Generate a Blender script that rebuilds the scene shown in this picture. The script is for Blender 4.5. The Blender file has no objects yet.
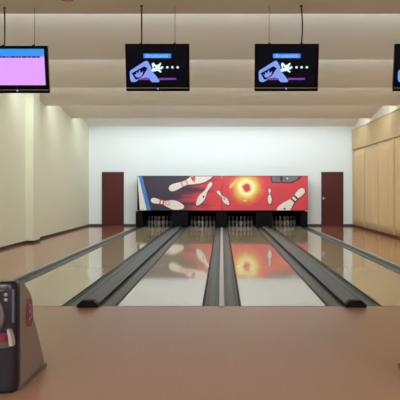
import bpy, bmesh, math, random
from mathutils import Vector, Matrix
random.seed(4)
C = bpy.context.scene
COL = C.collection
PI = math.pi

# ---------------------------------------------------------------- camera
F = 689.0                      # focal length in pixels of the 400 px frame
HC = 1.44                      # eye height
cam = bpy.data.objects.new('camera', bpy.data.cameras.new('camera'))
COL.objects.link(cam)
cam.location = (0, 0, HC)
cam.rotation_euler = (PI / 2, 0, 0)
cam.data.sensor_width = 36
cam.data.lens = F / 400 * 36
cam.data.shift_x = -21.7 / 400
cam.data.shift_y = -10.0 / 400
cam.data.clip_end = 200
C.camera = cam

# ---------------------------------------------------------------- world, lights, exposure
w = bpy.data.worlds.new('world'); C.world = w; w.use_nodes = True
w.node_tree.nodes['Background'].inputs[0].default_value = (0.8, 0.85, 1, 1)
w.node_tree.nodes['Background'].inputs[1].default_value = 0.3
C.view_settings.view_transform = 'Standard'
C.view_settings.look = 'None'
C.view_settings.gamma = 1
C.view_settings.exposure = 0.15
C.view_settings.use_curve_mapping = False
C.cycles.max_bounces = 10
C.cycles.diffuse_bounces = 6
C.cycles.sample_clamp_indirect = 4

LIPS = [9.92, 13.4, 17.1, 20.75, 24.45]
XL, XR, YB, YF = -5.32, 5.30, 27.6, -5.0
ZC = 3.98


def area(name, loc, rot, sx, sy, power, color):
    d = bpy.data.lights.new(name, 'AREA'); d.shape = 'RECTANGLE'
    d.size = sx; d.size_y = sy; d.energy = power; d.color = color
    o = bpy.data.objects.new(name, d); COL.objects.link(o)
    o.location = loc; o.rotation_euler = rot
    return o


# fluorescent battens concealed behind each step of the saw-tooth ceiling, facing the far wall
COVE_W = [130, 130, 130, 120, 105]
for y, p in zip(LIPS, COVE_W):
    area('cove_lamp', ((XL + XR) / 2, y + 0.07, ZC + 0.20), (math.radians(106), 0, 0), XR - XL - 1.0, 0.14, p, (0.93, 0.98, 1.0))
# added area fill under the ceiling over the approach, no known lamps there
for x in (-2.6, 2.6):
    area('overhead_fill', (x, 1.2, ZC - 0.03), (0, 0, 0), 1.6, 1.6, 22, (1.0, 0.90, 0.84))
# added unseen point lights behind the camera, fill for the ceiling and walls
for x in (-3.4, 0, 3.4):
    d = bpy.data.lights.new('fill_point', 'POINT'); d.energy = 150; d.shadow_soft_size = 0.25; d.color = (1.0, 0.90, 0.86)
    o = bpy.data.objects.new('fill_point', d); COL.objects.link(o); o.location = (x, -2.2, 3.0)


# ---------------------------------------------------------------- helpers
def mat(name, col, rough=0.6, metal=0.0, emit=None, strength=1.0, noise=0.0, nscale=6.0, bump=0.0, bscale=30.0, spec=0.5, coat=0.0):
    m = bpy.data.materials.new(name); m.use_nodes = True
    nt = m.node_tree; b = nt.nodes['Principled BSDF']
    b.inputs['Base Color'].default_value = (*col, 1)
    b.inputs['Roughness'].default_value = rough
    b.inputs['Metallic'].default_value = metal
    b.inputs['Specular IOR Level'].default_value = spec
    b.inputs['Coat Weight'].default_value = coat
    if emit:
        b.inputs['Emission Color'].default_value = (*emit, 1)
        b.inputs['Emission Strength'].default_value = strength
    tc = nt.nodes.new('ShaderNodeTexCoord')
    if noise:
        n = nt.nodes.new('ShaderNodeTexNoise'); n.inputs['Scale'].default_value = nscale; n.inputs['Detail'].default_value = 4
        r = nt.nodes.new('ShaderNodeMapRange')
        r.inputs[3].default_value = 1 - noise; r.inputs[4].default_value = 1 + noise
        x = nt.nodes.new('ShaderNodeMix'); x.data_type = 'RGBA'; x.blend_type = 'MULTIPLY'; x.inputs[0].default_value = 1
        x.inputs[6].default_value = (*col, 1)
        nt.links.new(tc.outputs['Object'], n.inputs['Vector'])
        nt.links.new(n.outputs['Fac'], r.inputs[0]); nt.links.new(r.outputs[0], x.inputs[7])
        nt.links.new(x.outputs[2], b.inputs['Base Color'])
    if bump:
        n2 = nt.nodes.new('ShaderNodeTexNoise'); n2.inputs['Scale'].default_value = bscale
        bp = nt.nodes.new('ShaderNodeBump'); bp.inputs['Strength'].default_value = bump; bp.inputs['Distance'].default_value = 0.01
        nt.links.new(tc.outputs['Object'], n2.inputs['Vector'])
        nt.links.new(n2.outputs['Fac'], bp.inputs['Height']); nt.links.new(bp.outputs[0], b.inputs['Normal'])
    return m


def wood_floor(name, col, rough, board, bump=0.02, contrast=0.05, wave=0.0, spec=0.5):
    """boards running down the room (along Y), varying from board to board"""
    m = mat(name, col, rough, spec=spec)
    nt = m.node_tree; b = nt.nodes['Principled BSDF']
    tc = nt.nodes.new('ShaderNodeTexCoord')
    mp = nt.nodes.new('ShaderNodeMapping'); mp.inputs['Scale'].default_value = (1 / board, 0.25, 1)
    sep = nt.nodes.new('ShaderNodeSeparateXYZ'); fl = nt.nodes.new('ShaderNodeMath'); fl.operation = 'FLOOR'
    wn = nt.nodes.new('ShaderNodeTexWhiteNoise'); wn.noise_dimensions = '1D'
    mr = nt.nodes.new('ShaderNodeMapRange'); mr.inputs[3].default_value = 1 - contrast; mr.inputs[4].default_value = 1 + contrast
    gn = nt.nodes.new('ShaderNodeTexNoise'); gn.inputs['Scale'].default_value = 1.5
    mr2 = nt.nodes.new('ShaderNodeMapRange'); mr2.inputs[3].default_value = 1 - contrast; mr2.inputs[4].default_value = 1 + contrast
    mu = nt.nodes.new('ShaderNodeMath'); mu.operation = 'MULTIPLY'
    x = nt.nodes.new('ShaderNodeMix'); x.data_type = 'RGBA'; x.blend_type = 'MULTIPLY'; x.inputs[0].default_value = 1
    x.inputs[6].default_value = (*col, 1)
    L = nt.links.new
    L(tc.outputs['Object'], mp.inputs['Vector']); L(mp.outputs[0], sep.inputs[0]); L(sep.outputs[0], fl.inputs[0])
    L(fl.outputs[0], wn.inputs['W']); L(wn.outputs['Value'], mr.inputs[0])
    L(mp.outputs[0], gn.inputs['Vector']); L(gn.outputs['Fac'], mr2.inputs[0])
    L(mr.outputs[0], mu.inputs[0]); L(mr2.outputs[0], mu.inputs[1]); L(mu.outputs[0], x.inputs[7])
    L(x.outputs[2], b.inputs['Base Color'])
    if wave:
        n2 = nt.nodes.new('ShaderNodeTexNoise'); n2.inputs['Scale'].default_value = 1.2
        mp2 = nt.nodes.new('ShaderNodeMapping'); mp2.inputs['Scale'].default_value = (2.5, 0.8, 1)
        bp = nt.nodes.new('ShaderNodeBump'); bp.inputs['Strength'].default_value = wave; bp.inputs['Distance'].default_value = 0.004
        L(tc.outputs['Object'], mp2.inputs['Vector']); L(mp2.outputs[0], n2.inputs['Vector'])
        L(n2.outputs['Fac'], bp.inputs['Height']); L(bp.outputs[0], b.inputs['Normal'])
    return m


class MB:
    def __init__(s):
        s.bm = bmesh.new()

    def box(s, x0, x1, y0, y1, z0, z1, mi=0, bevel=0.0):
        r = bmesh.ops.create_cube(s.bm, size=1)
        vs = r['verts']
        for v in vs:
            v.co = Vector(((x0 + x1) / 2 + v.co.x * (x1 - x0), (y0 + y1) / 2 + v.co.y * (y1 - y0), (z0 + z1) / 2 + v.co.z * (z1 - z0)))
        fs = {f for v in vs for f in v.link_faces}
        for f in fs: f.material_index = mi
        if bevel:
            es = list({e for f in fs for e in f.edges})
            rr = bmesh.ops.bevel(s.bm, geom=es, offset=bevel, segments=2, affect='EDGES', profile=0.5)
            for f in rr['faces']: f.material_index = mi
        return s

    def prism(s, pts, axis, a, b, mi=0):
        """closed polygon pts (2-D) extruded along axis ('x': pts are (y,z), 'y': (x,z), 'z': (x,y))"""
        def P(p, t):
            return {'x': (t, p[0], p[1]), 'y': (p[0], t, p[1]), 'z': (p[0], p[1], t)}[axis]
        A = [s.bm.verts.new(P(p, a)) for p in pts]; B = [s.bm.verts.new(P(p, b)) for p in pts]
        n = len(pts); fs = [s.bm.faces.new(A), s.bm.faces.new(list(reversed(B)))]
        for i in range(n):
            fs.append(s.bm.faces.new((A[i], B[i], B[(i + 1) % n], A[(i + 1) % n])))
        for f in fs: f.material_index = mi
        bmesh.ops.recalc_face_normals(s.bm, faces=fs)
        return s

    def tube(s, pts, r, seg=8, mi=0):
        prev = None; pts = [Vector(p) for p in pts]; rings = []
        for i, p in enumerate(pts):
            d = (pts[min(i + 1, len(pts) - 1)] - pts[max(i - 1, 0)]).normalized()
            u = d.orthogonal().normalized() if prev is None else (prev - d * prev.dot(d)).normalized()
            prev = u; v = d.cross(u)
            rings.append([s.bm.verts.new(p + (u * math.cos(2 * PI * k / seg) + v * math.sin(2 * PI * k / seg)) * r) for k in range(seg)])
        for i in range(len(rings) - 1):
            for k in range(seg):
                f = s.bm.faces.new((rings[i][k], rings[i][(k + 1) % seg], rings[i + 1][(k + 1) % seg], rings[i + 1][k])); f.material_index = mi; f.smooth = True
        for rg in (rings[0], rings[-1]):
            f = s.bm.faces.new(rg); f.material_index = mi
        return s

    def lathe(s, prof, c=(0, 0, 0), seg=20, axis='z', mats=None):
        rings = []
        for r, h in prof:
            ring = []
            for k in range(seg):
                a = 2 * PI * k / seg
                if axis == 'z': q = (c[0] + r * math.cos(a), c[1] + r * math.sin(a), c[2] + h)
                else: q = (c[0] + r * math.cos(a), c[1] + h, c[2] + r * math.sin(a))
                ring.append(s.bm.verts.new(q))
            rings.append(ring)
        fs = []
        for i in range(len(rings) - 1):
            for k in range(seg):
                f = s.bm.faces.new((rings[i][k], rings[i][(k + 1) % seg], rings[i + 1][(k + 1) % seg], rings[i + 1][k])); f.smooth = True
                f.material_index = mats[i] if mats else 0; fs.append(f)
        for rg in (rings[0], rings[-1]):
            if (rg[0].co - rg[len(rg) // 2].co).length > 1e-5: fs.append(s.bm.faces.new(rg))
        bmesh.ops.recalc_face_normals(s.bm, faces=fs)
        return s

    def poly(s, pts, y, mi=0):
        """flat polygon in the XZ plane facing -Y"""
        vs = [s.bm.verts.new((p[0], y, p[1])) for p in pts]
        f = s.bm.faces.new(vs); f.normal_update()
        if f.normal.y > 0: f.normal_flip()
        f.material_index = mi
        return s

    def build(s, name, mats, parent=None, origin=None, smooth=False):
        me = bpy.data.meshes.new(name)
        if origin is not None:
            bmesh.ops.translate(s.bm, verts=s.bm.verts, vec=-Vector(origin))
        s.bm.to_mesh(me); s.bm.free()
        for m in (mats if isinstance(mats, (list, tuple)) else [mats]): me.materials.append(m)
        if smooth:
            for p in me.polygons: p.use_smooth = True
        o = bpy.data.objects.new(name, me); COL.objects.link(o)
        if parent: o.parent = parent
        elif origin is not None: o.location = origin
        return o


def tag(o, label, cat=None, group=None):
    o['label'] = label
    if cat: o['category'] = cat
    if group: o['group'] = group
    return o


def thing(name, label, cat, loc=(0, 0, 0), group=None):
    o = bpy.data.objects.new(name, None); COL.objects.link(o); o.location = loc
    o.empty_display_size = 0.1
    return tag(o, label, cat, group)


def struct(o, label=None):
    o['kind'] = 'structure'
    if label: o['label'] = label
    return o


def copy_tree(o, parent=None):
    c = o.copy(); COL.objects.link(c); c.parent = parent
    for ch in o.children: copy_tree(ch, c)
    return c


# ---------------------------------------------------------------- materials
M = {}
M['wall_far'] = mat('white_paint', (0.71, 0.795, 0.83), 0.7, noise=0.015, nscale=0.8)
M['wall_left'] = mat('cream_paint', (0.69, 0.71, 0.57), 0.75, noise=0.02, nscale=0.8)
M['wall_right'] = mat('pale_paint', (0.74, 0.74, 0.66), 0.75, noise=0.02, nscale=0.8)
M['ceiling'] = mat('ceiling_paint', (0.85, 0.82, 0.77), 0.85, noise=0.02, nscale=0.6)
M['side_floor'] = wood_floor('side_floor_laminate', (0.35, 0.148, 0.082), 0.10, 0.12, contrast=0.04)
M['approach'] = wood_floor('approach_laminate', (0.44, 0.265, 0.178), 0.28, 0.026, contrast=0.02)
M['lane'] = wood_floor('oiled_maple_lane', (0.47, 0.405, 0.28), 0.05, 0.026, contrast=0.015, wave=0.0, spec=.38)
M['gutter'] = mat('grey_gutter_plastic', (0.078, 0.104, 0.102), 0.40, spec=.35, noise=0.12, nscale=3)
M['cap'] = mat('grey_capping', (0.070, 0.092, 0.098), 0.4, spec=.35, noise=0.08, nscale=4)
M['cap_dark'] = mat('black_capping_side', (0.006, 0.007, 0.009), 0.5, noise=0.1, spec=.15)
M['cap_light'] = mat('pale_grey_capping', (0.52, 0.57, 0.62), 0.3, noise=0.05)
M['cap_mid'] = mat('mid_grey_rail', (0.30, 0.33, 0.36), 0.35, noise=0.05)
M['base_dark'] = mat('dark_skirting', (0.035, 0.020, 0.016), 0.4, noise=0.1)
M['door'] = mat('dark_red_brown_wood', (0.080, 0.014, 0.013), 0.4, noise=0.15, nscale=4, spec=.25)
M['door_frame'] = mat('darker_door_frame', (0.03, 0.010, 0.010), 0.4, noise=0.1)
M['steel'] = mat('brushed_steel', (0.6, 0.6, 0.62), 0.3, metal=1.0, noise=0.05)
M['black'] = mat('black_plastic', (0.005, 0.005, 0.007), 0.35, noise=0.1, spec=.15)
M['pit'] = mat('black_pit_lining', (0.005, 0.005, 0.006), 0.8, spec=.1, noise=0.2)
M['kick'] = mat('charcoal_kickback', (0.005, 0.0055, 0.007), 0.7, spec=.1, noise=0.15)


# ---------------------------------------------------------------- structure
# floor of the hall (sub-floor), approach and side walks
struct(MB().box(XL - .2, XR + .2, YF - .2, 29.6, -0.30, -0.16).build('floor', M['pit']), 'concrete slab under the lanes')
struct(MB().box(XL, XR, YF, 8.53, -0.16, 0.0).build('floor', M['approach']), 'tan brown glossy approach floor before the lanes')
struct(MB().box(XL, -3.345, 8.53, YB, -0.16, 0.0).build('floor', M['side_floor']), 'red-brown glossy floor strip beside the cream left wall')
struct(MB().box(3.345, XR, 8.53, YB, -0.16, 0.0).build('floor', M['side_floor']), 'red-brown glossy floor strip beside the curtains')

# saw-tooth ceiling
prof = [(YF, ZC), (LIPS[0], ZC)]
for i, y in enumerate(LIPS):
    nxt = LIPS[i + 1] if i + 1 < len(LIPS) else 28.15
    prof.append((y + 0.012, ZC)); prof.append((y + 0.012, ZC + 0.45))
    prof.append((min(nxt, YB), ZC))
prof += [(YB, 4.75), (YF, 4.75)]
struct(MB().prism(prof, 'x', XL, XR).build('ceiling', M['ceiling']), 'pale stepped ceiling running across the hall')

# walls
struct(MB().box(XL - .2, XL, YF, 29.6, -.16, 4.75).build('wall_left', M['wall_left']), 'cream plaster side wall')
struct(MB().box(XR, XR + .2, YF, 29.6, -.16, 4.75).build('wall_right', M['wall_right']), 'pale wall behind the tan curtains')
struct(MB().box(XL, XR, YF - .2, YF, -.16, 4.75).build('wall_rear', M['wall_left']))
OP = 3.345
wb = MB()
wb.box(XL, -OP, YB, YB + .2, -.16, 4.75).box(OP, XR, YB, YB + .2, -.16, 4.75).box(-OP, OP, YB, YB + .2, 1.2, 4.75)
struct(wb.build('wall_back', M['wall_far']), 'white far wall with two dark doors')
# pit enclosure behind the opening
pe = MB()
pe.box(-OP - .1, OP + .1, 29.4, 29.5, -.16, 1.3).box(-OP - .1, OP + .1, YB + .2, 29.4, 1.2, 1.3)
pe.box(-OP - .1, -OP, YB + .2, 29.4, -.16, 1.2).box(OP, OP + .1, YB + .2, 29.4, -.16, 1.2)
struct(pe.build('wall_pit', M['pit']), 'black enclosure of the ball pits behind the pins')
# pilaster on the left wall
struct(MB().box(XL, -5.11, 18.7, 19.35, 0.0, 4.5).build('trim_1', M['wall_left']), 'cream pilaster on the left wall')
# skirtings
sk = MB(); sk.box(XL, XL + .018, YF, 18.68, 0, .065).box(XL, XL + .018, 19.37, YB, 0, .065)
sk.box(XL, -5.092, 18.682, 18.70, 0, .065).box(-5.11, -5.092, 18.70, 19.35, 0, .065).box(XL, -5.092, 19.35, 19.368, 0, .065)
struct(sk.build('baseboard_left', M['base_dark']))
struct(MB().box(XR - .018, XR, YF, YB, 0, .065).build('baseboard_right', M['base_dark']))
DW = 0.44
DX = (-4.355, 4.425)
sb = MB()
for a, b in ((XL, DX[0] - DW), (DX[0] + DW, -OP), (OP, DX[1] - DW), (DX[1] + DW, XR)):
    sb.box(a, b, YB - .018, YB, 0, .075)
struct(sb.build('baseboard_back', M['base_dark']))

# doors
for n, dx in enumerate(DX):
    d = struct(MB().box(dx - DW + .03, dx + DW - .03, YB - .03, YB, 0.005, 2.13, bevel=.004).build('door_%d' % (n + 1), M['door'], origin=(dx, YB, 0)),
               ('dark red-brown door left of the bowling mural', 'dark red-brown door right of the bowling mural with steel handle')[n])
    fr = MB()
    for s in (-1, 1):
        a = s * DW; b = s * (DW - .03)
        fr.box(min(a, b), max(a, b), -.045, 0, 0, 2.165)
    fr.box(-DW, DW, -.045, 0, 2.132, 2.165)
    fr.build('door_frame', M['door_frame'], d)
    if n == 1:
        h = MB(); h.box(-DW + .06, -DW + .11, -.036, -.028, 1.06, 1.16)
        h.tube([(-DW + .085, -.03, 1.11), (-DW + .085, -.075, 1.11), (-DW + .16, -.08, 1.11)], .010)
        h.build('door_handle', M['steel'], d)

# ---------------------------------------------------------------- lanes, gutters, cappings
FOUL, PINS, DECK = 8.55, 27.45, 28.35
LC = [-2.52, -0.77, 0.77, 2.52]
LN = ['far left lane beside the left wall walkway', 'inner left lane just left of the white centre strip',
      'inner right lane just right of the white centre strip', 'far right lane reflecting the tan curtains']
for c, ln in zip(LC, LN):
    t = thing('bowling_lane', 'glossy pale maple bowling lane, ' + ln, 'bowling lane', (c, FOUL, 0), 'bowling lanes')
    MB().box(-.525, .525, 0, 26.2 - FOUL, -.12, 0).build('lane_surface', M['lane'], t)
    MB().box(-.525, .525, 26.2 - FOUL, DECK - FOUL, -.12, 0).build('pin_deck', M['lane'], t)
    MB().box(-.525, .525, -.02, 0.0, -.12, 0.001).build('foul_line', M['kick'], t)
    MB().box(-.554, -.5255, -.02, DECK - FOUL, -.12, 0.002).box(.5255, .554, -.02, DECK - FOUL, -.12, 0.002).build('edge_strip', M['cap_dark'], t)


def gutter(x0, x1, label):
    n = 10; w_ = x1 - x0; pts = []
    top = [(x0, -.005), (x0 + .012, -.005)]
    for k in range(n + 1):
        a = PI * k / n
        top.append((x0 + w_ / 2 - (w_ / 2 - .02) * math.cos(a), -.005 - .042 * math.sin(a) ** .7))
    top += [(x1 - .012, -.005), (x1, -.005), (x1, -.09), (x0, -.09)]
    m = MB().prism(top, 'y', FOUL - .02, DECK)
    o = m.build('gutter', M['gutter'], origin=(x0, FOUL, 0))
    tag(o, label, 'gutter', 'lane gutters')


# left -> right
GT = [(-3.28, -3.077, 'dark grey gutter on the left side of the far left lane'),
      (-1.963, -1.765, 'dark grey gutter on the right side of the far left lane'),
      (-1.525, -1.327, 'dark grey gutter on the left side of the inner left lane'),
      (-.213, -.036, 'dark grey gutter directly left of the white centre strip'),
      (.036, .213, 'dark grey gutter directly right of the white centre strip'),
      (1.327, 1.525, 'dark grey gutter on the right side of the inner right lane'),
      (1.765, 1.963, 'dark grey gutter on the left side of the far right lane'),
      (3.077, 3.28, 'dark grey gutter on the right side of the far right lane')]
for a, b, l in GT: gutter(a, b, l)
struct(MB().box(-1.760, -1.530, 8.53, DECK, -.16, -.001).box(1.530, 1.760, 8.53, DECK, -.16, -.001).build('floor', M['cap_dark']))

# centre divider strip
t = thing('centre_divider', 'pale grey narrow divider strip running down the middle between the lanes', 'lane divider', (0, FOUL, 0))
MB().prism([(-.034, -.12), (-.034, .012), (-.026, .022), (.026, .022), (.034, .012), (.034, -.12)], 'y', -.02, 26.3 - FOUL).build('strip', M['cap_light'], t)
e = MB(); e.prism([(-.034, -.02), (.034, -.02), (.034, -.06), (.022, -.10), (-.022, -.10), (-.034, -.06)], 'z', 0.001, .022)
e.build('rounded_end', M['cap_light'], t)

# raised cappings over the ball return tracks
for s, l in ((-1, 'raised grey capping with dark end block between the two left lanes'), (1, 'raised grey capping with dark end block between the two right lanes')):
    t = thing('ball_return_capping', l, 'lane divider', (s * 1.645, FOUL, 0), 'raised dividers over the ball return tracks')
    h = .118
    MB().prism([(-h, .001), (-h, .035), (-h + .02, .05), (h - .02, .05), (h, .035), (h, .001)], 'y', -.0, 26.3 - FOUL).build('cover', M['cap'], t)
    for q in (-1, 1):
        MB().box(q * (h + .001), q * (h + .010), 0, 26.3 - FOUL, -.0, .036).build('side_strip', M['cap_dark'], t) if q < 0 else \
            MB().box(h + .001, h + .010, 0, 26.3 - FOUL, -.0, .036).build('side_strip', M['cap_dark'], t)
    eb = MB(); k = .128
    eb.prism([(-k, 0.001), (-k, .034), (-k + .06, .088), (k - .06, .088), (k, .034), (k, 0.001)], 'y', -.12, -.002)
    ebo = eb.build('end_block', M['cap_dark'], t)

# outer edge cappings
for s, l in ((-1, 'slim pale grey edge rail between the far left gutter and the walkway'), (1, 'slim pale grey edge rail between the far right gutter and the walkway')):
    a, b = sorted((s * 3.285, s * 3.342))
    o = MB().prism([(a, -.12), (a, .022), (a + .01, .03), (b - .01, .03), (b, .022), (b, -.12)], 'y', FOUL - .02, 26.3).build('edge_rail', M['cap_mid'], origin=(s * 3.31, FOUL, 0))
    tag(o, l, 'lane divider', 'outer edge rails')

# kickback walls between the pin decks
KB = [(-3.34, -3.08, 'black kickback wall left of the far left pin deck'), (-1.96, -1.33, 'black kickback wall between the two left pin decks'),
      (-.21, .21, 'black kickback wall below the seam of the mural panels'), (1.33, 1.96, 'black kickback wall between the two right pin decks'),
      (3.08, 3.34, 'black kickback wall right of the far right pin deck')]
for a, b, l in KB:
    t = thing('kickback', l, 'kickback wall', ((a + b) / 2, 26.76, 0), 'kickback walls beside the pin decks')
    c = (b - a) / 2
    MB().box(-c, c, 0, 2.3, -.004, .60, bevel=.006).build('wall_panel', M['kick'], t)
    MB().box(-c + .03, c - .03, -.012, -.001, .03, .56, bevel=.003).build('front_plate', M['pit'], t)

# ---------------------------------------------------------------- bowling pins
M['pin'] = mat('pit_shaded_white_pin_coating', (0.30, 0.30, 0.31), 0.4, noise=0.02)  # white pins coloured greyer to hold the shade under the mural, stripes too
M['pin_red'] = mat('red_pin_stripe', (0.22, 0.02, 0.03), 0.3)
PP = [(.0257, 0), (.0285, .004), (.036, .019), (.0447, .057), (.0535, .086), (.0605, .114), (.0597, .133), (.0555, .149), (.0463, .184), (.0355, .212),
      (.0275, .213), (.0245, .238), (.0236, .245), (.0229, .254), (.0232, .262), (.0245, .276), (.0274, .292), (.0307, .318), (.0323, .343), (.0306, .362), (.024, .374), (.013, .380), (.0001, .381)]
pm = [0] * (len(PP) - 1)
for i in (10, 11, 14, 15): pm[i] = 1
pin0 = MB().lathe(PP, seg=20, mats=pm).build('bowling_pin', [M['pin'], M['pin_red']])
PN = [(0, 0, 'head pin'), (-1, 1, 'left pin of the second row'), (1, 1, 'right pin of the second row'),
      (-2, 2, 'left pin of the third row'), (0, 2, 'middle pin of the third row'), (2, 2, 'right pin of the third row'),
      (-3, 3, 'outer left pin of the back row'), (-1, 3, 'inner left pin of the back row'), (1, 3, 'inner right pin of the back row'), (3, 3, 'outer right pin of the back row')]
first = True
for c, ln in zip(LC, ('far left lane', 'inner left lane', 'inner right lane', 'far right lane')):
    for i, j, l in PN:
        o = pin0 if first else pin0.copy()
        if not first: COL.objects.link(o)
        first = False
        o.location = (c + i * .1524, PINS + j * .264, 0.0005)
        tag(o, 'white bowling pin, ' + l + ' on the ' + ln, 'bowling pin', 'bowling pins set up on the ' + ln)

# pit cushion curtains behind the pins
for c, ln in zip(LC, ('far left', 'inner left', 'inner right', 'far right')):
    m = MB(); pts = []
    n = 24
    for k in range(n + 1): pts.append((-.53 + 1.06 * k / n, .012 * math.sin(k * 1.6)))
    pts += [(x, y + .02) for x, y in reversed(pts)]
    m.prism(pts, 'z', -.05, .72)
    o = m.build('pit_curtain', M['pit']); o.location = (c, 28.75, 0)
    tag(o, 'black pit curtain hanging behind the pins of the ' + ln + ' lane', 'pit curtain', 'pit curtains')

# ---------------------------------------------------------------- mural panels over the pins
MY = 26.70; MS = F / MY


def mx(p): return (p - 221.7) / MS
def mz(p): return HC + (190.8 - p) / MS


def clip(pts, x0, x1, y0, y1):
    def cl(P, f, inter):
        out = []
        for i in range(len(P)):
            a, b = P[i - 1], P[i]
            if f(b):
                if not f(a): out.append(inter(a, b))
                out.append(b)
            elif f(a): out.append(inter(a, b))
        return out
    def ix(c): return lambda a, b: (c, a[1] + (b[1] - a[1]) * (c - a[0]) / (b[0] - a[0]))
    def iy(c): return lambda a, b: (a[0] + (b[0] - a[0]) * (c - a[1]) / (b[1] - a[1]), c)
    for f, g in ((lambda p: p[0] >= x0, ix(x0)), (lambda p: p[0] <= x1, ix(x1)), (lambda p: p[1] >= y0, iy(y0)), (lambda p: p[1] <= y1, iy(y1))):
        pts = cl(pts, f, g)
        if not pts: return []
    return pts


def mural_mat():
    m = mat('printed_bowling_mural', (0.6, 0.05, 0.05), 0.45)
    nt = m.node_tree; b = nt.nodes['Principled BSDF']; L = nt.links.new
    tc = nt.nodes.new('ShaderNodeTexCoord')       # object coordinates: origin = centre of the mural
    sep = nt.nodes.new('ShaderNodeSeparateXYZ'); L(tc.outputs['Object'], sep.inputs[0])
    # left background: dark purple sweeping into red along slanted streaks
    mp = nt.nodes.new('ShaderNodeMapping'); mp.inputs['Rotation'].default_value = (0, math.radians(-14), 0); mp.inputs['Scale'].default_value = (.45, 1, 3.4)
    n = nt.nodes.new('ShaderNodeTexNoise'); n.inputs['Scale'].default_value = 1.6; n.inputs['Detail'].default_value = 5
    L(tc.outputs['Object'], mp.inputs[0]); L(mp.outputs[0], n.inputs[0])
    a = nt.nodes.new('ShaderNodeMath'); a.operation = 'MULTIPLY_ADD'; a.inputs[1].default_value = 2.2; L(n.outputs['Fac'], a.inputs[0])
    s = nt.nodes.new('ShaderNodeMath'); s.operation = 'MULTIPLY_ADD'; s.inputs[1].default_value = .62; s.inputs[2].default_value = .10   # x in metres
    L(sep.outputs[0], s.inputs[0])
    zt = nt.nodes.new('ShaderNodeMath'); zt.operation = 'MULTIPLY_ADD'; zt.inputs[1].default_value = -.28; L(sep.outputs[2], zt.inputs[0]); L(s.outputs[0], zt.inputs[2])
    L(zt.outputs[0], a.inputs[2])
    r = nt.nodes.new('ShaderNodeValToRGB'); e = r.color_ramp.elements
    e[0].position = .0; e[0].color = (.020, .012, .040, 1)
    e[1].position = .95; e[1].color = (.60, .032, .052, 1)
    q = r.color_ramp.elements.new(.35); q.color = (.06, .012, .035, 1)
    q = r.color_ramp.elements.new(.62); q.color = (.30, .018, .045, 1)
    L(a.outputs[0], r.inputs[0])
    # fireball
    d = nt.nodes.new('ShaderNodeVectorMath'); d.operation = 'DISTANCE'; d.inputs[1].default_value = (mx(246.5), 0, mz(188.5) - mz(194))
    sc = nt.nodes.new('ShaderNodeVectorMath'); sc.operation = 'MULTIPLY'; sc.inputs[1].default_value = (1, 0, 1)
    L(tc.outputs['Object'], sc.inputs[0]); L(sc.outputs[0], d.inputs[0])
    d2 = nt.nodes.new('ShaderNodeMath'); d2.operation = 'MULTIPLY'; d2.inputs[1].default_value = 1.18; L(d.outputs['Value'], d2.inputs[0])
    n3 = nt.nodes.new('ShaderNodeTexNoise'); n3.inputs['Scale'].default_value = 4; L(tc.outputs['Object'], n3.inputs[0])
    dd = nt.nodes.new('ShaderNodeMath'); dd.operation = 'MULTIPLY_ADD'; dd.inputs[1].default_value = .22; L(n3.outputs['Fac'], dd.inputs[0]); L(d2.outputs[0], dd.inputs[2])
    r2 = nt.nodes.new('ShaderNodeValToRGB'); e = r2.color_ramp.elements
    e[0].position = .0; e[0].color = (.55, .03, .04, 1)
    e[1].position = 1.0; e[1].color = (.60, .032, .052, 1)
    for p, c in ((.27, (.62, .04, .04)), (.31, (.85, .50, .25)), (.40, (.95, .92, .55)), (.50, (.80, .72, .20)), (.62, (.72, .40, .06)), (.80, (.68, .12, .05))):
        q = r2.color_ramp.elements.new(p); q.color = (*c, 1)
    L(dd.outputs[0], r2.inputs[0])
    k = nt.nodes.new('ShaderNodeMath'); k.operation = 'LESS_THAN'; k.inputs[1].default_value = 1.0; L(dd.outputs[0], k.inputs[0])
    x = nt.nodes.new('ShaderNodeMix'); x.data_type = 'RGBA'
    L(k.outputs[0], x.inputs[0]); L(r.outputs[0], x.inputs[6]); L(r2.outputs[0], x.inputs[7])
    L(x.outputs[2], b.inputs['Base Color'])
    return m


M['mural'] = mural_mat()
M['p_white'] = mat('print_white', (.72, .68, .64), .45, noise=.08, nscale=5)
M['p_red'] = mat('print_red', (.62, .05, .06), .45)
M['p_pink'] = mat('print_pink', (.75, .30, .33), .45)
M['p_dark'] = mat('print_dark_purple', (.05, .015, .045), .45)
M['p_blue'] = mat('print_blue', (.03, .19, .55), .45)
M['p_grey'] = mat('print_grey', (.13, .13, .16), .45, noise=.5, nscale=3)
M['p_yellow'] = mat('print_yellow', (.80, .55, .25), .45)
MURM = [M['mural'], M['p_white'], M['p_red'], M['p_pink'], M['p_dark'], M['p_blue'], M['p_grey'], M['p_yellow'], M['kick']]
PH = [(0, .010), (.012, .022), (.06, .036), (.15, .055), (.26, .0605 + .008), (.34, .068), (.42, .060), (.50, .048), (.58, .034), (.64, .027), (.70, .027), (.76, .031), (.84, .038), (.91, .040), (.96, .034), (.99, .02), (1.0, .006)]


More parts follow.
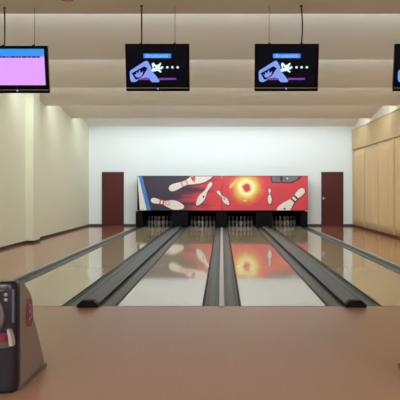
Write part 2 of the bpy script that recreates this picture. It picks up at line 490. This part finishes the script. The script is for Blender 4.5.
def pin_outline(head, base, width, grow=0.0, t0=0, t1=1):
    """pin seen in the picture plane (photo pixels of the mural): head end, base end, greatest width"""
    hx, hy = head; bx_, by = base; dx, dy = hx - bx_, hy - by; Ln = math.hypot(dx, dy); ux, uy = dx / Ln, dy / Ln
    def wid(t):
        for i in range(len(PH) - 1):
            if PH[i][0] <= t <= PH[i + 1][0]:
                f = (t - PH[i][0]) / (PH[i + 1][0] - PH[i][0]); return (PH[i][1] + f * (PH[i + 1][1] - PH[i][1])) / .068 * width / 2
        return 0
    ts = [t0] + [p[0] for p in PH if t0 < p[0] < t1] + [t1]
    A = []; B = []
    for t in ts:
        ww = wid(t) + grow; g = (t - .5) * 2 * grow
        cx, cy = bx_ + ux * (t * Ln + g), by + uy * (t * Ln + g)
        A.append((cx - uy * ww, cy + ux * ww)); B.append((cx + uy * ww, cy - ux * ww))
    return A + B[::-1]


def ell(cx, cy, rx, ry, n=14): return [(cx + rx * math.cos(2 * PI * k / n), cy + ry * math.sin(2 * PI * k / n)) for k in range(n)]


ART = []      # (layer, material, outline)
def art_pin(head, base, width, col=1, stripes=True, sc_=2, shadow=True):
    if shadow: ART.append((1, 4, [(x + .35, y + .35) for x, y in pin_outline(head, base, width, .55)]))
    ART.append((2, col, pin_outline(head, base, width)))
    if stripes:
        ART.append((3, sc_, pin_outline(head, base, width, 0.02, .60, .645)))
        ART.append((3, sc_, pin_outline(head, base, width, 0.02, .70, .745)))


ART += [(1, 1, [(137, 176), (138.5, 176), (148, 212), (137, 212)]), (3, 8, [(137, 176), (137.5, 176), (139.8, 212), (137, 212)]), (2, 5, [(138.2, 176), (141.8, 176), (151.2, 212), (147.0, 212)])]
art_pin((169, 190.0), (216, 172.0), 12, sc_=3)
ART += [(4, 2, [(190.5, 178), (195.5, 177), (194.5, 183.5), (192, 181)])]
art_pin((151, 200.6), (184, 208.0), 9.2)
ART += [(4, 3, [(164.5, 201.5), (169.5, 201), (170, 206.5), (165, 205.5)]), (5, 1, [(166, 203), (169, 202.8), (168.6, 204.8), (166.5, 204.6)])]
art_pin((211.8, 183.2), (196.8, 206), 6.6, stripes=False)
ART += [(4, 4, ell(203.3, 197.6, .9, 1.2))]
art_pin((217.2, 191.6), (229, 205.6), 5.0, stripes=False)
ART += [(4, 6, ell(224.3, 199.5, .8, 1.1))]
art_pin((237, 180.2), (229.6, 188.6), 2.6, col=7, stripes=False, shadow=False)
art_pin((269.6, 189.5), (269.8, 204.8), 3.9, sc_=4)
art_pin((304.0, 189.8), (274.5, 219.5), 11.5, sc_=4)
ART += [(4, 4, ell(284.5, 209.5, 1.1, 1.0))]
ART += [(1, 4, [(270, 176), (303.5, 176), (299, 180.5), (292, 184.2), (271.5, 183.6)]), (2, 6, [(271.5, 176), (301, 176), (297, 179.8), (291, 182.8), (272.5, 182.4)]),
        (3, 4, ell(281.5, 179.5, 1.6, 3.0)), (3, 1, ell(287.3, 179.2, .8, .8)), (3, 7, ell(245, 201.6, 2.2, .7))]
for nm, x0, x1, lab in (('left', 137.2, 221.6, 'bowling mural panel fading from dark purple to red with blue slanted stripe'),
                        ('right', 222.0, 308.0, 'bright red bowling mural panel with a glowing yellow fireball')):
    t = thing('mural_panel', lab, 'mural', (0, MY, mz(194)), 'mural panels above the pins')
    m = MB()
    m.box(mx(x0), mx(x1), 0, .05, mz(211.2) - mz(194), mz(177) - mz(194))
    for lay, mi, P in ART:
        q = clip(P, x0 + .15, x1 - .15, 177.1, 211.1)
        if len(q) > 2: m.poly([(mx(a), mz(b) - mz(194)) for a, b in q], -.0012 * lay, mi)
    m.build('printed_face', MURM, t)
    MB().box(mx(x0) + .02, mx(x1) - .02, .052, YB - MY - .01, mz(211) - mz(194) + .01, mz(178) - mz(194) - .03).build('machine_housing', M['kick'], t)
    MB().box(mx(x0), mx(x1), -.012, .05, mz(177) - mz(194), mz(176.6) - mz(194)).build('top_trim', M['kick'], t)

# ---------------------------------------------------------------- curtains on the right wall
M['curtain'] = mat('tan_curtain_fabric', (0.67, 0.51, 0.29), 0.85, noise=0.05, nscale=3, bump=.2, bscale=90)
M['valance'] = mat('tan_valance_fabric', (0.58, 0.46, 0.265), 0.85, noise=0.04, nscale=3, bump=.2, bscale=90)
M['seam'] = mat('brown_curtain_hem', (0.62, 0.44, 0.24), 0.85, noise=0.1)
CY = [27.5, 25.25, 23.0, 20.95, 18.85, 16.75, 14.65]
CL = ['closest to the far wall', 'second from the far wall', 'third from the far wall', 'fourth from the far wall', 'fifth from the far wall', 'sixth from the far wall']
for i in range(6):
    y1, y0 = CY[i] - .01, CY[i + 1] + .01
    t = thing('curtain', 'tan floor-length curtain panel on the right wall, ' + CL[i], 'curtain', (XR - .052, (y0 + y1) / 2, 0.05), 'tan curtain panels along the right wall')
    W = y1 - y0; n = 96; rng = random.Random(i); ph = [rng.random() * 6 for _ in range(4)]
    m = MB(); rows = 10; grid = []
    for j in range(rows + 1):
        z = .02 + 2.94 * j / rows; row = []
        amp = .006 + .005 * (1 - j / rows)
        for k in range(n + 1):
            u = -W / 2 + W * k / n
            x = amp * (math.sin(u * 17 + ph[0] + .3 * math.sin(z)) + .5 * math.sin(u * 31 + ph[1])) * .8 + .01 * math.sin(u * 5 + ph[2])
            row.append(m.bm.verts.new((x, u, z)))
        grid.append(row)
    for j in range(rows):
        for k in range(n):
            f = m.bm.faces.new((grid[j][k], grid[j][k + 1], grid[j + 1][k + 1], grid[j + 1][k])); f.smooth = True
    o = m.build('fabric', M['curtain'], t)
    sm = o.modifiers.new('thickness', 'SOLIDIFY'); sm.thickness = .004
    MB().box(-.035, -.015, W / 2 - .06, W / 2 - .0, .02, 2.96).build('side_hem', M['seam'], t)
t = thing('curtain_valance', 'long tan flat valance board above the curtains on the right wall', 'valance', (XR, 21, 3.05))
VY0, VY1 = 14.6 - 21, 27.55 - 21
MB().box(-.098, -.088, VY0, VY1, 0.0, .75).build('fascia', M['valance'], t)
MB().box(-.12, -.001, VY0, VY1, .752, .775).build('top_board', M['seam'], t)
MB().box(-.101, -.085, VY0, VY1, -.02, -.001).build('bottom_trim', M['seam'], t)

# ---------------------------------------------------------------- television screens
M['bezel'] = mat('gloss_black_bezel', (.003, .003, .004), .1, noise=.05, spec=.06)
M['scr_black'] = mat('screen_black', (.002, .002, .003), .1, emit=(.001, .0015, .005), strength=1, spec=.06)
M['s_bar'] = mat('screen_blue_bar', (0, 0, 0), .3, emit=(.02, .22, .85), strength=1)
M['s_text'] = mat('screen_light_text', (0, 0, 0), .3, emit=(.25, .62, 1.0), strength=1)
M['s_card'] = mat('screen_periwinkle', (0, 0, 0), .3, emit=(.18, .30, .80), strength=1)
M['s_white'] = mat('screen_white', (0, 0, 0), .3, emit=(.68, .95, .95), strength=1)
M['s_purple'] = mat('screen_purple', (0, 0, 0), .3, emit=(.18, .035, .42), strength=1)
M['s_pink'] = mat('screen_pink', (0, 0, 0), .3, emit=(.70, .32, .92), strength=1)
M['s_sky'] = mat('screen_sky_blue', (0, 0, 0), .3, emit=(.015, .27, .86), strength=1)
M['s_navy'] = mat('screen_navy', (0, 0, 0), .3, emit=(.01, .01, .16), strength=1)
M['silver'] = mat('silver_trim', (.25, .26, .28), .3, metal=.6)
M['led'] = mat('blue_led', (0, 0, 0), .3, emit=(.15, .35, .95), strength=1.2)
M['cable'] = mat('black_cable', (.01, .01, .01), .5, noise=.1)
M['wire'] = mat('thin_steel_wire', (.16, .14, .13), .45, metal=.5)
TY, TS = 9.45, F / 9.45
W2, H2 = .437, .320
FONT_BODY = {}


def text_mesh(s, size, m, parent, name, loc):
    cu = bpy.data.curves.new(name, 'FONT'); cu.body = s; cu.size = size; cu.extrude = .0003; cu.align_x = 'CENTER'; cu.align_y = 'CENTER'
    tmp = bpy.data.objects.new('tmp', cu); COL.objects.link(tmp)
    dg = bpy.context.evaluated_depsgraph_get(); me = bpy.data.meshes.new_from_object(tmp.evaluated_get(dg))
    bpy.data.objects.remove(tmp); me.materials.clear(); me.materials.append(m)
    o = bpy.data.objects.new(name, me); COL.objects.link(o); o.parent = parent; o.location = loc; o.rotation_euler = (PI / 2, 0, 0)
    return o


def make_tv(kind, cable_x, wire_x, sway, label):
    t = thing('television', label, 'television', (0, TY, 0), 'televisions hanging from the ceiling')
    MB().box(-W2, W2, -.03, .035, -H2, H2, bevel=.008).build('bezel', M['bezel'], t)
    MB().box(-W2 + .12, W2 - .12, .036, .085, -H2 + .1, H2 - .08, bevel=.012).build('rear_housing', M['black'], t)
    b0 = -H2 + (.11 if kind == 'menu' else .085); top = H2 - .042; sx = W2 - .045
    m = MB(); d = -.0315
    m.box(-sx, sx, d, d + .003, b0, top, mi=0)
    sc = m
    if kind == 'menu':
        m.poly([(-sx, top), (sx, top), (sx, top - .105), (-sx, top - .105)], d - .001, 1)
        m.poly([(-sx, top - .105), (sx, top - .105), (sx, b0), (-sx, b0)], d - .001, 2)
        x = -sx + .01
        rng = random.Random(3)
        while x < sx - .06:
            w_ = .02 + rng.random() * .05
            m.poly([(x, top - .096), (x + w_, top - .096), (x + w_, top - .120), (x, top - .120)], d - .002, 3)
            x += w_ + .008
        m.build('screen', [M['scr_black'], M['s_sky'], M['s_pink'], M['s_navy']], t)
    else:
        # pixel frame of the television photographed: 126..189 by 44..91
        def P(px, py): return ((px - 157.7) / 63.6 * 2 * W2, (67.6 - py) / 47.0 * 2 * H2)
        def add(pts, lay, mi): m.poly([P(*p) for p in pts], d - .0006 * lay, mi)
        add([(144, 53.8), (171.3, 53.8), (171.3, 58.2), (144, 58.2)], 1, 1)
        add([(131.2, 81.5), (130.2, 79), (130.0, 71.8), (131, 70.2), (145.5, 61.2), (147, 60.8), (148.4, 61.6), (151.5, 67.2), (152.5, 71.5), (155.5, 75), (158.6, 79), (159.6, 81.2), (158, 82.1), (152, 82.0), (149.3, 79), (146.5, 77.2), (141, 78.5), (134.8, 82.0)], 1, 2)
        add([(131.8, 73.2), (143.0, 67.0), (144.6, 66.2), (148.0, 68.2), (143.2, 75.6), (137.6, 79.2), (135.6, 79.6)], 2, 0)
        add([(134.4, 74.2), (136.4, 74.8), (136.6, 71.6), (138.4, 73.6), (139.8, 69.6), (141.0, 73.2), (143.4, 70.8), (142.6, 74.6), (139.6, 77.2), (136.6, 77.2)], 3, 2)
        # splash shaped like an X with a dark heart
        add([(152.0, 63.8), (153.8, 62.6), (156.4, 65.2), (158.6, 64.6), (160.6, 62.8), (161.6, 63.6), (159.8, 67.0), (162.2, 67.6), (162.0, 69.2), (159.6, 69.4), (161.8, 71.6), (160.8, 72.6), (157.6, 70.6), (155.6, 71.2), (152.6, 71.6), (151.4, 70.4), (153.0, 68.2)], 4, 3)
        add(ell(154.6, 67.2, 1.0, .9, 8), 5, 0)
        for px in (162.3, 167.5, 172.6, 177.8):
            add(ell(px, 67.3, 1.25, 1.15, 10), 4, 3)
        rng = random.Random(5); x = 138.0
        while x < 175.5:
            w_ = .9 + rng.random() * 1.6
            if not 150 < x < 158.5: add([(x, 77.8), (x + w_, 77.8), (x + w_, 79.8), (x, 79.8)], 5, 4)
            x += w_ + .35
        o = m.build('screen', [M['scr_black'], M['s_bar'], M['s_card'], M['s_white'], M['s_purple']], t)
        p = P(157.6, 56.0); tx = text_mesh('Brunswick', .066, M['s_text'], o, 'screen_title', (p[0], d - .003, p[1]))
        tx.scale = (1.12, 1, 1)
    MB().box(-W2 + .012, W2 - .012, -.034, -.0305, -H2 + .040, -H2 + .049).build('silver_strip', M['silver'], t)
    MB().lathe([(.0001, -.0345), (.012, -.0345), (.012, -.029)], (0, 0, -H2 + .036), 12, 'y').build('power_light', M['led'], t)
    # hangers: two brackets, one thin wire and one black cable up to the ceiling
    ang = math.radians(11)
    t.rotation_euler = (ang, 0, 0)      # top of the screen leans towards the players
    inv = Matrix.Rotation(-ang, 4, 'X')
    zc = ZC - (HC + (190 - 67.6) / TS)
    def L(x, y, z):
        v = inv @ Vector((x, y, z)); return v
    a = L(cable_x, .06, H2 - .02)
    pts = []
    for k in range(13):
        u = k / 12; z = (H2 - .03) * (1 - u) + (zc - .001) * u
        pts.append(L(cable_x + sway * math.sin(u * PI) , .03, z))
    MB().tube(pts, .010).build('cable', M['cable'], t)
    tp = L(cable_x, .03, zc - .022)
    q = MB().lathe([(.004, -.02), (.018, -.016), (.022, .0)], (0, 0, 0), 12).build('ceiling_plug', M['cable'], t)
    q.location = L(cable_x, .03, zc - .001); q.rotation_euler = (-ang, 0, 0)
    for wx in (wire_x,):
        MB().tube([L(wx, .03, H2 - .03), L(wx, .03, zc - .001)], .0035, 6).build('hanging_wire', M['wire'], t)
    for wx in (wire_x, cable_x):
        MB().box(wx - .015, wx + .015, .02, .05, H2 - .02, H2 + .015, bevel=.003).build('hanging_bracket', M['black'], t)
    t.location = (0, TY, HC + (190 - 67.6) / TS)
    return t


def txp(p): return (p - 221.7) / TS
tv = make_tv('menu', -.18, .235, .004, 'hanging flat television showing a pink screen with a blue bar'); tv.location.x = txp(49) - W2 - .003
tv.location.z += .0 - 2.0 / TS
tv = make_tv('logo', -.225, .235, .002, 'black hanging television left of centre, above the left door'); tv.location.x = txp(157.7)
tv = make_tv('logo', .205, -.235, .018, 'black hanging television right of centre, cable swaying on its right side'); tv.location.x = txp(286.4)
tv = make_tv('logo', -.225, .235, .002, 'hanging television cut off by the right edge of the picture'); tv.location.x = txp(393.5) + W2

# recessed downlight over the approach
t = thing('ceiling_light', 'small orange recessed downlight in the ceiling at the top of the picture', 'ceiling light', (-2.06, 9.16, ZC - .001))
MB().lathe([(.085, 0), (.085, -.012), (.065, -.014), (.065, 0)], seg=24).build('rim', M['silver'], t)
M['bulb'] = mat('orange_bulb', (.3, .1, .05), .4, emit=(1, .32, .16), strength=.35)
MB().lathe([(.0001, -.010), (.064, -.008), (.064, 0)], seg=24).build('diffuser', M['bulb'], t)

# ---------------------------------------------------------------- ball return machines
M['navy'] = mat('navy_moulded_shell', (.010, .013, .030), .22, noise=.15, nscale=8)
M['edge'] = mat('blue_grey_edge_highlight', (.12, .16, .26), .3)  # tone of the highlight painted along the shell's rounded edge
M['taupe'] = mat('taupe_side_panel', (.27, .215, .205), .35, noise=.05, nscale=5)
M['magenta'] = mat('magenta_gloss', (.23, .018, .075), .25, noise=.05)
M['pinkish'] = mat('pale_pink_emblem', (.42, .20, .28), .4)
M['rgrey'] = mat('mid_grey_plastic', (.13, .13, .15), .35, noise=.1)
M['chrome'] = mat('silver_clip', (.50, .50, .53), .25)
M['white_btn'] = mat('white_button', (.45, .45, .48), .3)
SP = [(.0, .03), (.0, .755), (.03, .768), (.07, .757), (.11, .734), (.17, .705), (.222, .670), (.26, .640), (.284, .611), (.305, .572), (.312, .533), (.318, .495), (.328, .454), (.373, .409), (.42, .351), (.513, .229), (.613, .102), (.640, .045), (.640, .03)]
HWF, TAPER = .245, .0


def make_return(loc, label):
    t = thing('ball_return', label, 'ball return', loc, 'ball return machines on the approach')
    # shell: side profile between the tapering flanks, inset behind the side panels
    def flank(y, s, inset=0.0): return s * (HWF - .012 - inset - TAPER * max(y, 0))
    m = MB(); A = []; B = []
    SP2 = [(y * .985 + .004, z) for y, z in SP]
    for y, z in SP2:
        A.append(m.bm.verts.new((flank(y, -1), y, z))); B.append(m.bm.verts.new((flank(y, 1), y, z)))
    n = len(SP2)
    for i in range(n):
        j = (i + 1) % n
        m.bm.faces.new((A[i], B[i], B[j], A[j]))
    m.bm.faces.new(A[::-1]); m.bm.faces.new(B)
    bmesh.ops.recalc_face_normals(m.bm, faces=m.bm.faces[:])
    m.build('body_shell', M['navy'], t)
    # front moulding with rounded upright edges
    k = HWF - .004
    pts = [(-k + .0, .03), (-k, -.02), (-k + .02, -.055), (-k + .06, -.075), (0, -.10), (k - .06, -.075), (k - .02, -.055), (k, -.02), (k, .03)]
    f = MB()
    zs = [(.0, .93), (.02, .97), (.06, 1.0), (.72, 1.0), (.768, .97), (.792, .90)]
    rings = []
    for z, sc in zs:
        rings.append([f.bm.verts.new((x * (sc if abs(sc - 1) > 0 else 1), y * sc if y < 0 else y, z)) for x, y in pts])
    for a in range(len(rings) - 1):
        for b in range(len(pts) - 1):
            q = f.bm.faces.new((rings[a][b], rings[a][b + 1], rings[a + 1][b + 1], rings[a + 1][b])); q.smooth = True
    f.bm.faces.new(rings[-1]); f.bm.faces.new(rings[0][::-1])
    for a in range(len(rings) - 1): f.bm.faces.new((rings[a][-1], rings[a][0], rings[a + 1][0], rings[a + 1][-1]))
    bmesh.ops.recalc_face_normals(f.bm, faces=f.bm.faces[:])
    fp = f.build('front_panel', M['navy'], t)
    # ball exit ring, buttons and display on the front
    rr = MB()
    R, r_ = .148, .020; prev = None; rings = []
    for a in range(28):
        th = 2 * PI * a / 28
        rings.append([rr.bm.verts.new((math.cos(th) * (R + r_ * math.cos(q)), -.095 + r_ * math.sin(q), .55 + math.sin(th) * (R + r_ * math.cos(q)))) for q in [2 * PI * c / 8 for c in range(8)]])
    for a in range(28):
        for c in range(8):
            q = rr.bm.faces.new((rings[a][c], rings[a][(c + 1) % 8], rings[(a + 1) % 28][(c + 1) % 8], rings[(a + 1) % 28][c])); q.smooth = True
    rr.build('ball_exit_ring', M['rgrey'], t)
    MB().lathe([(.0001, -.098), (.13, -.098), (.13, -.08)], (0, 0, .55), 24, 'y').build('ball_exit_door', M['black'], t)
    for q, z in enumerate((.665, .70)):
        MB().lathe([(.0001, -.012), (.012, -.010), (.013, .004)], (.168, -.078, z), 10, 'y').build('button', M['white_btn'], t)
    MB().prism([(.04, .685), (.165, .735), (.04, .735)], 'y', -.098, -.084).build('display_label', M['rgrey'], t)
    MB().prism([(.205, -.062), (.218, -.052), (.222, -.058), (.208, -.070)], 'z', .50, .735).build('edge_highlight', M['edge'], t)  # pale strip standing in for the highlight on the rounded front edge
    # magenta bumper rail with grey underside curving round the front, silver clip at its end
    rl = MB(); rg = MB()
    for mm, z0, z1, mi in ((rl, .375, .43, 0), (rg, .335, .374, 0)):
        out = []; inn = []
        for c in range(17):
            th = PI * c / 16; x = -.205 * math.cos(th); y = -.07 - .10 * math.sin(th)
            out.append((x, y)); inn.append((x * .80, y * .60))
        mm.prism(out + inn[::-1], 'z', z0, z1)
    rl.build('bumper_rail', M['magenta'], t); rg.build('rail_underside', M['rgrey'], t)
    for s in (-1, 1):
        cl = MB(); cl.prism([(s * .200, .345), (s * .226, .345), (s * .222, .40), (s * .205, .455), (s * .185, .46), (s * .195, .41)], 'y', -.115, -.05)
        cl.build('rail_clip', M['chrome'], t)
    # side panels in taupe following the flanks
    for s in (-1, 1):
        sp = MB(); A = []; B = []
        for y, z in SP:
            A.append(sp.bm.verts.new((flank(y, s, -.001), y + .02, z))); B.append(sp.bm.verts.new((flank(y, s, -.014), y + .02, z)))
        for i in range(n):
            j = (i + 1) % n; sp.bm.faces.new((A[i], B[i], B[j], A[j]))
        sp.bm.faces.new(A[::-1]); sp.bm.faces.new(B)
        bmesh.ops.recalc_face_normals(sp.bm, faces=sp.bm.faces[:])
        spo = sp.build('side_panel', M['taupe'], t)
        # magenta oval badge with a pale B
        def onf(y, z, off): return (s * (HWF + .002 + off - TAPER * (y - .02)), y, z)
        bd = MB(); pts2 = []
        for c in range(24):
            th = 2 * PI * c / 24; y = .225 + .085 * abs(math.cos(th)) ** .6 * (1 if math.cos(th) > 0 else -1) * .95
            z = .52 + .105 * abs(math.sin(th)) ** .6 * (1 if math.sin(th) > 0 else -1)
            pts2.append((y, z - (y - .225) * .12))
        V0 = [bd.bm.verts.new(onf(y, z, 0)) for y, z in pts2]; V1 = [bd.bm.verts.new(onf(y, z, .006)) for y, z in pts2]
        bd.bm.faces.new(V0[::-1]); bd.bm.faces.new(V1)
        for c in range(24): bd.bm.faces.new((V0[c], V0[(c + 1) % 24], V1[(c + 1) % 24], V1[c]))
        bmesh.ops.recalc_face_normals(bd.bm, faces=bd.bm.faces[:])
        bdo = bd.build('badge', M['magenta'], spo)
        tx = text_mesh('B', .17, M['pinkish'], spo, 'badge_letter', (0, 0, 0))
        tx.location = onf(.225, .52, .009); tx.rotation_euler = (PI / 2, 0, s * (PI / 2) + s * math.atan(TAPER))
    # floor plate
    bp = MB()
    bp.prism([(-HWF - .005, .0), (HWF + .005, .0), (HWF + .016, .69), (-HWF - .016, .69)], 'z', 0.0, .028)
    bp.build('base_plate', M['rgrey'], t)
    # side bumper knob low on the flank
    return t


make_return((-1.446 - HWF, 4.94, 0.001), 'ball return machine at the left edge, navy front, taupe side, magenta badge')
make_return((1.452 + HWF, 4.94, 0.001), 'second ball return machine barely peeking in at the right edge')
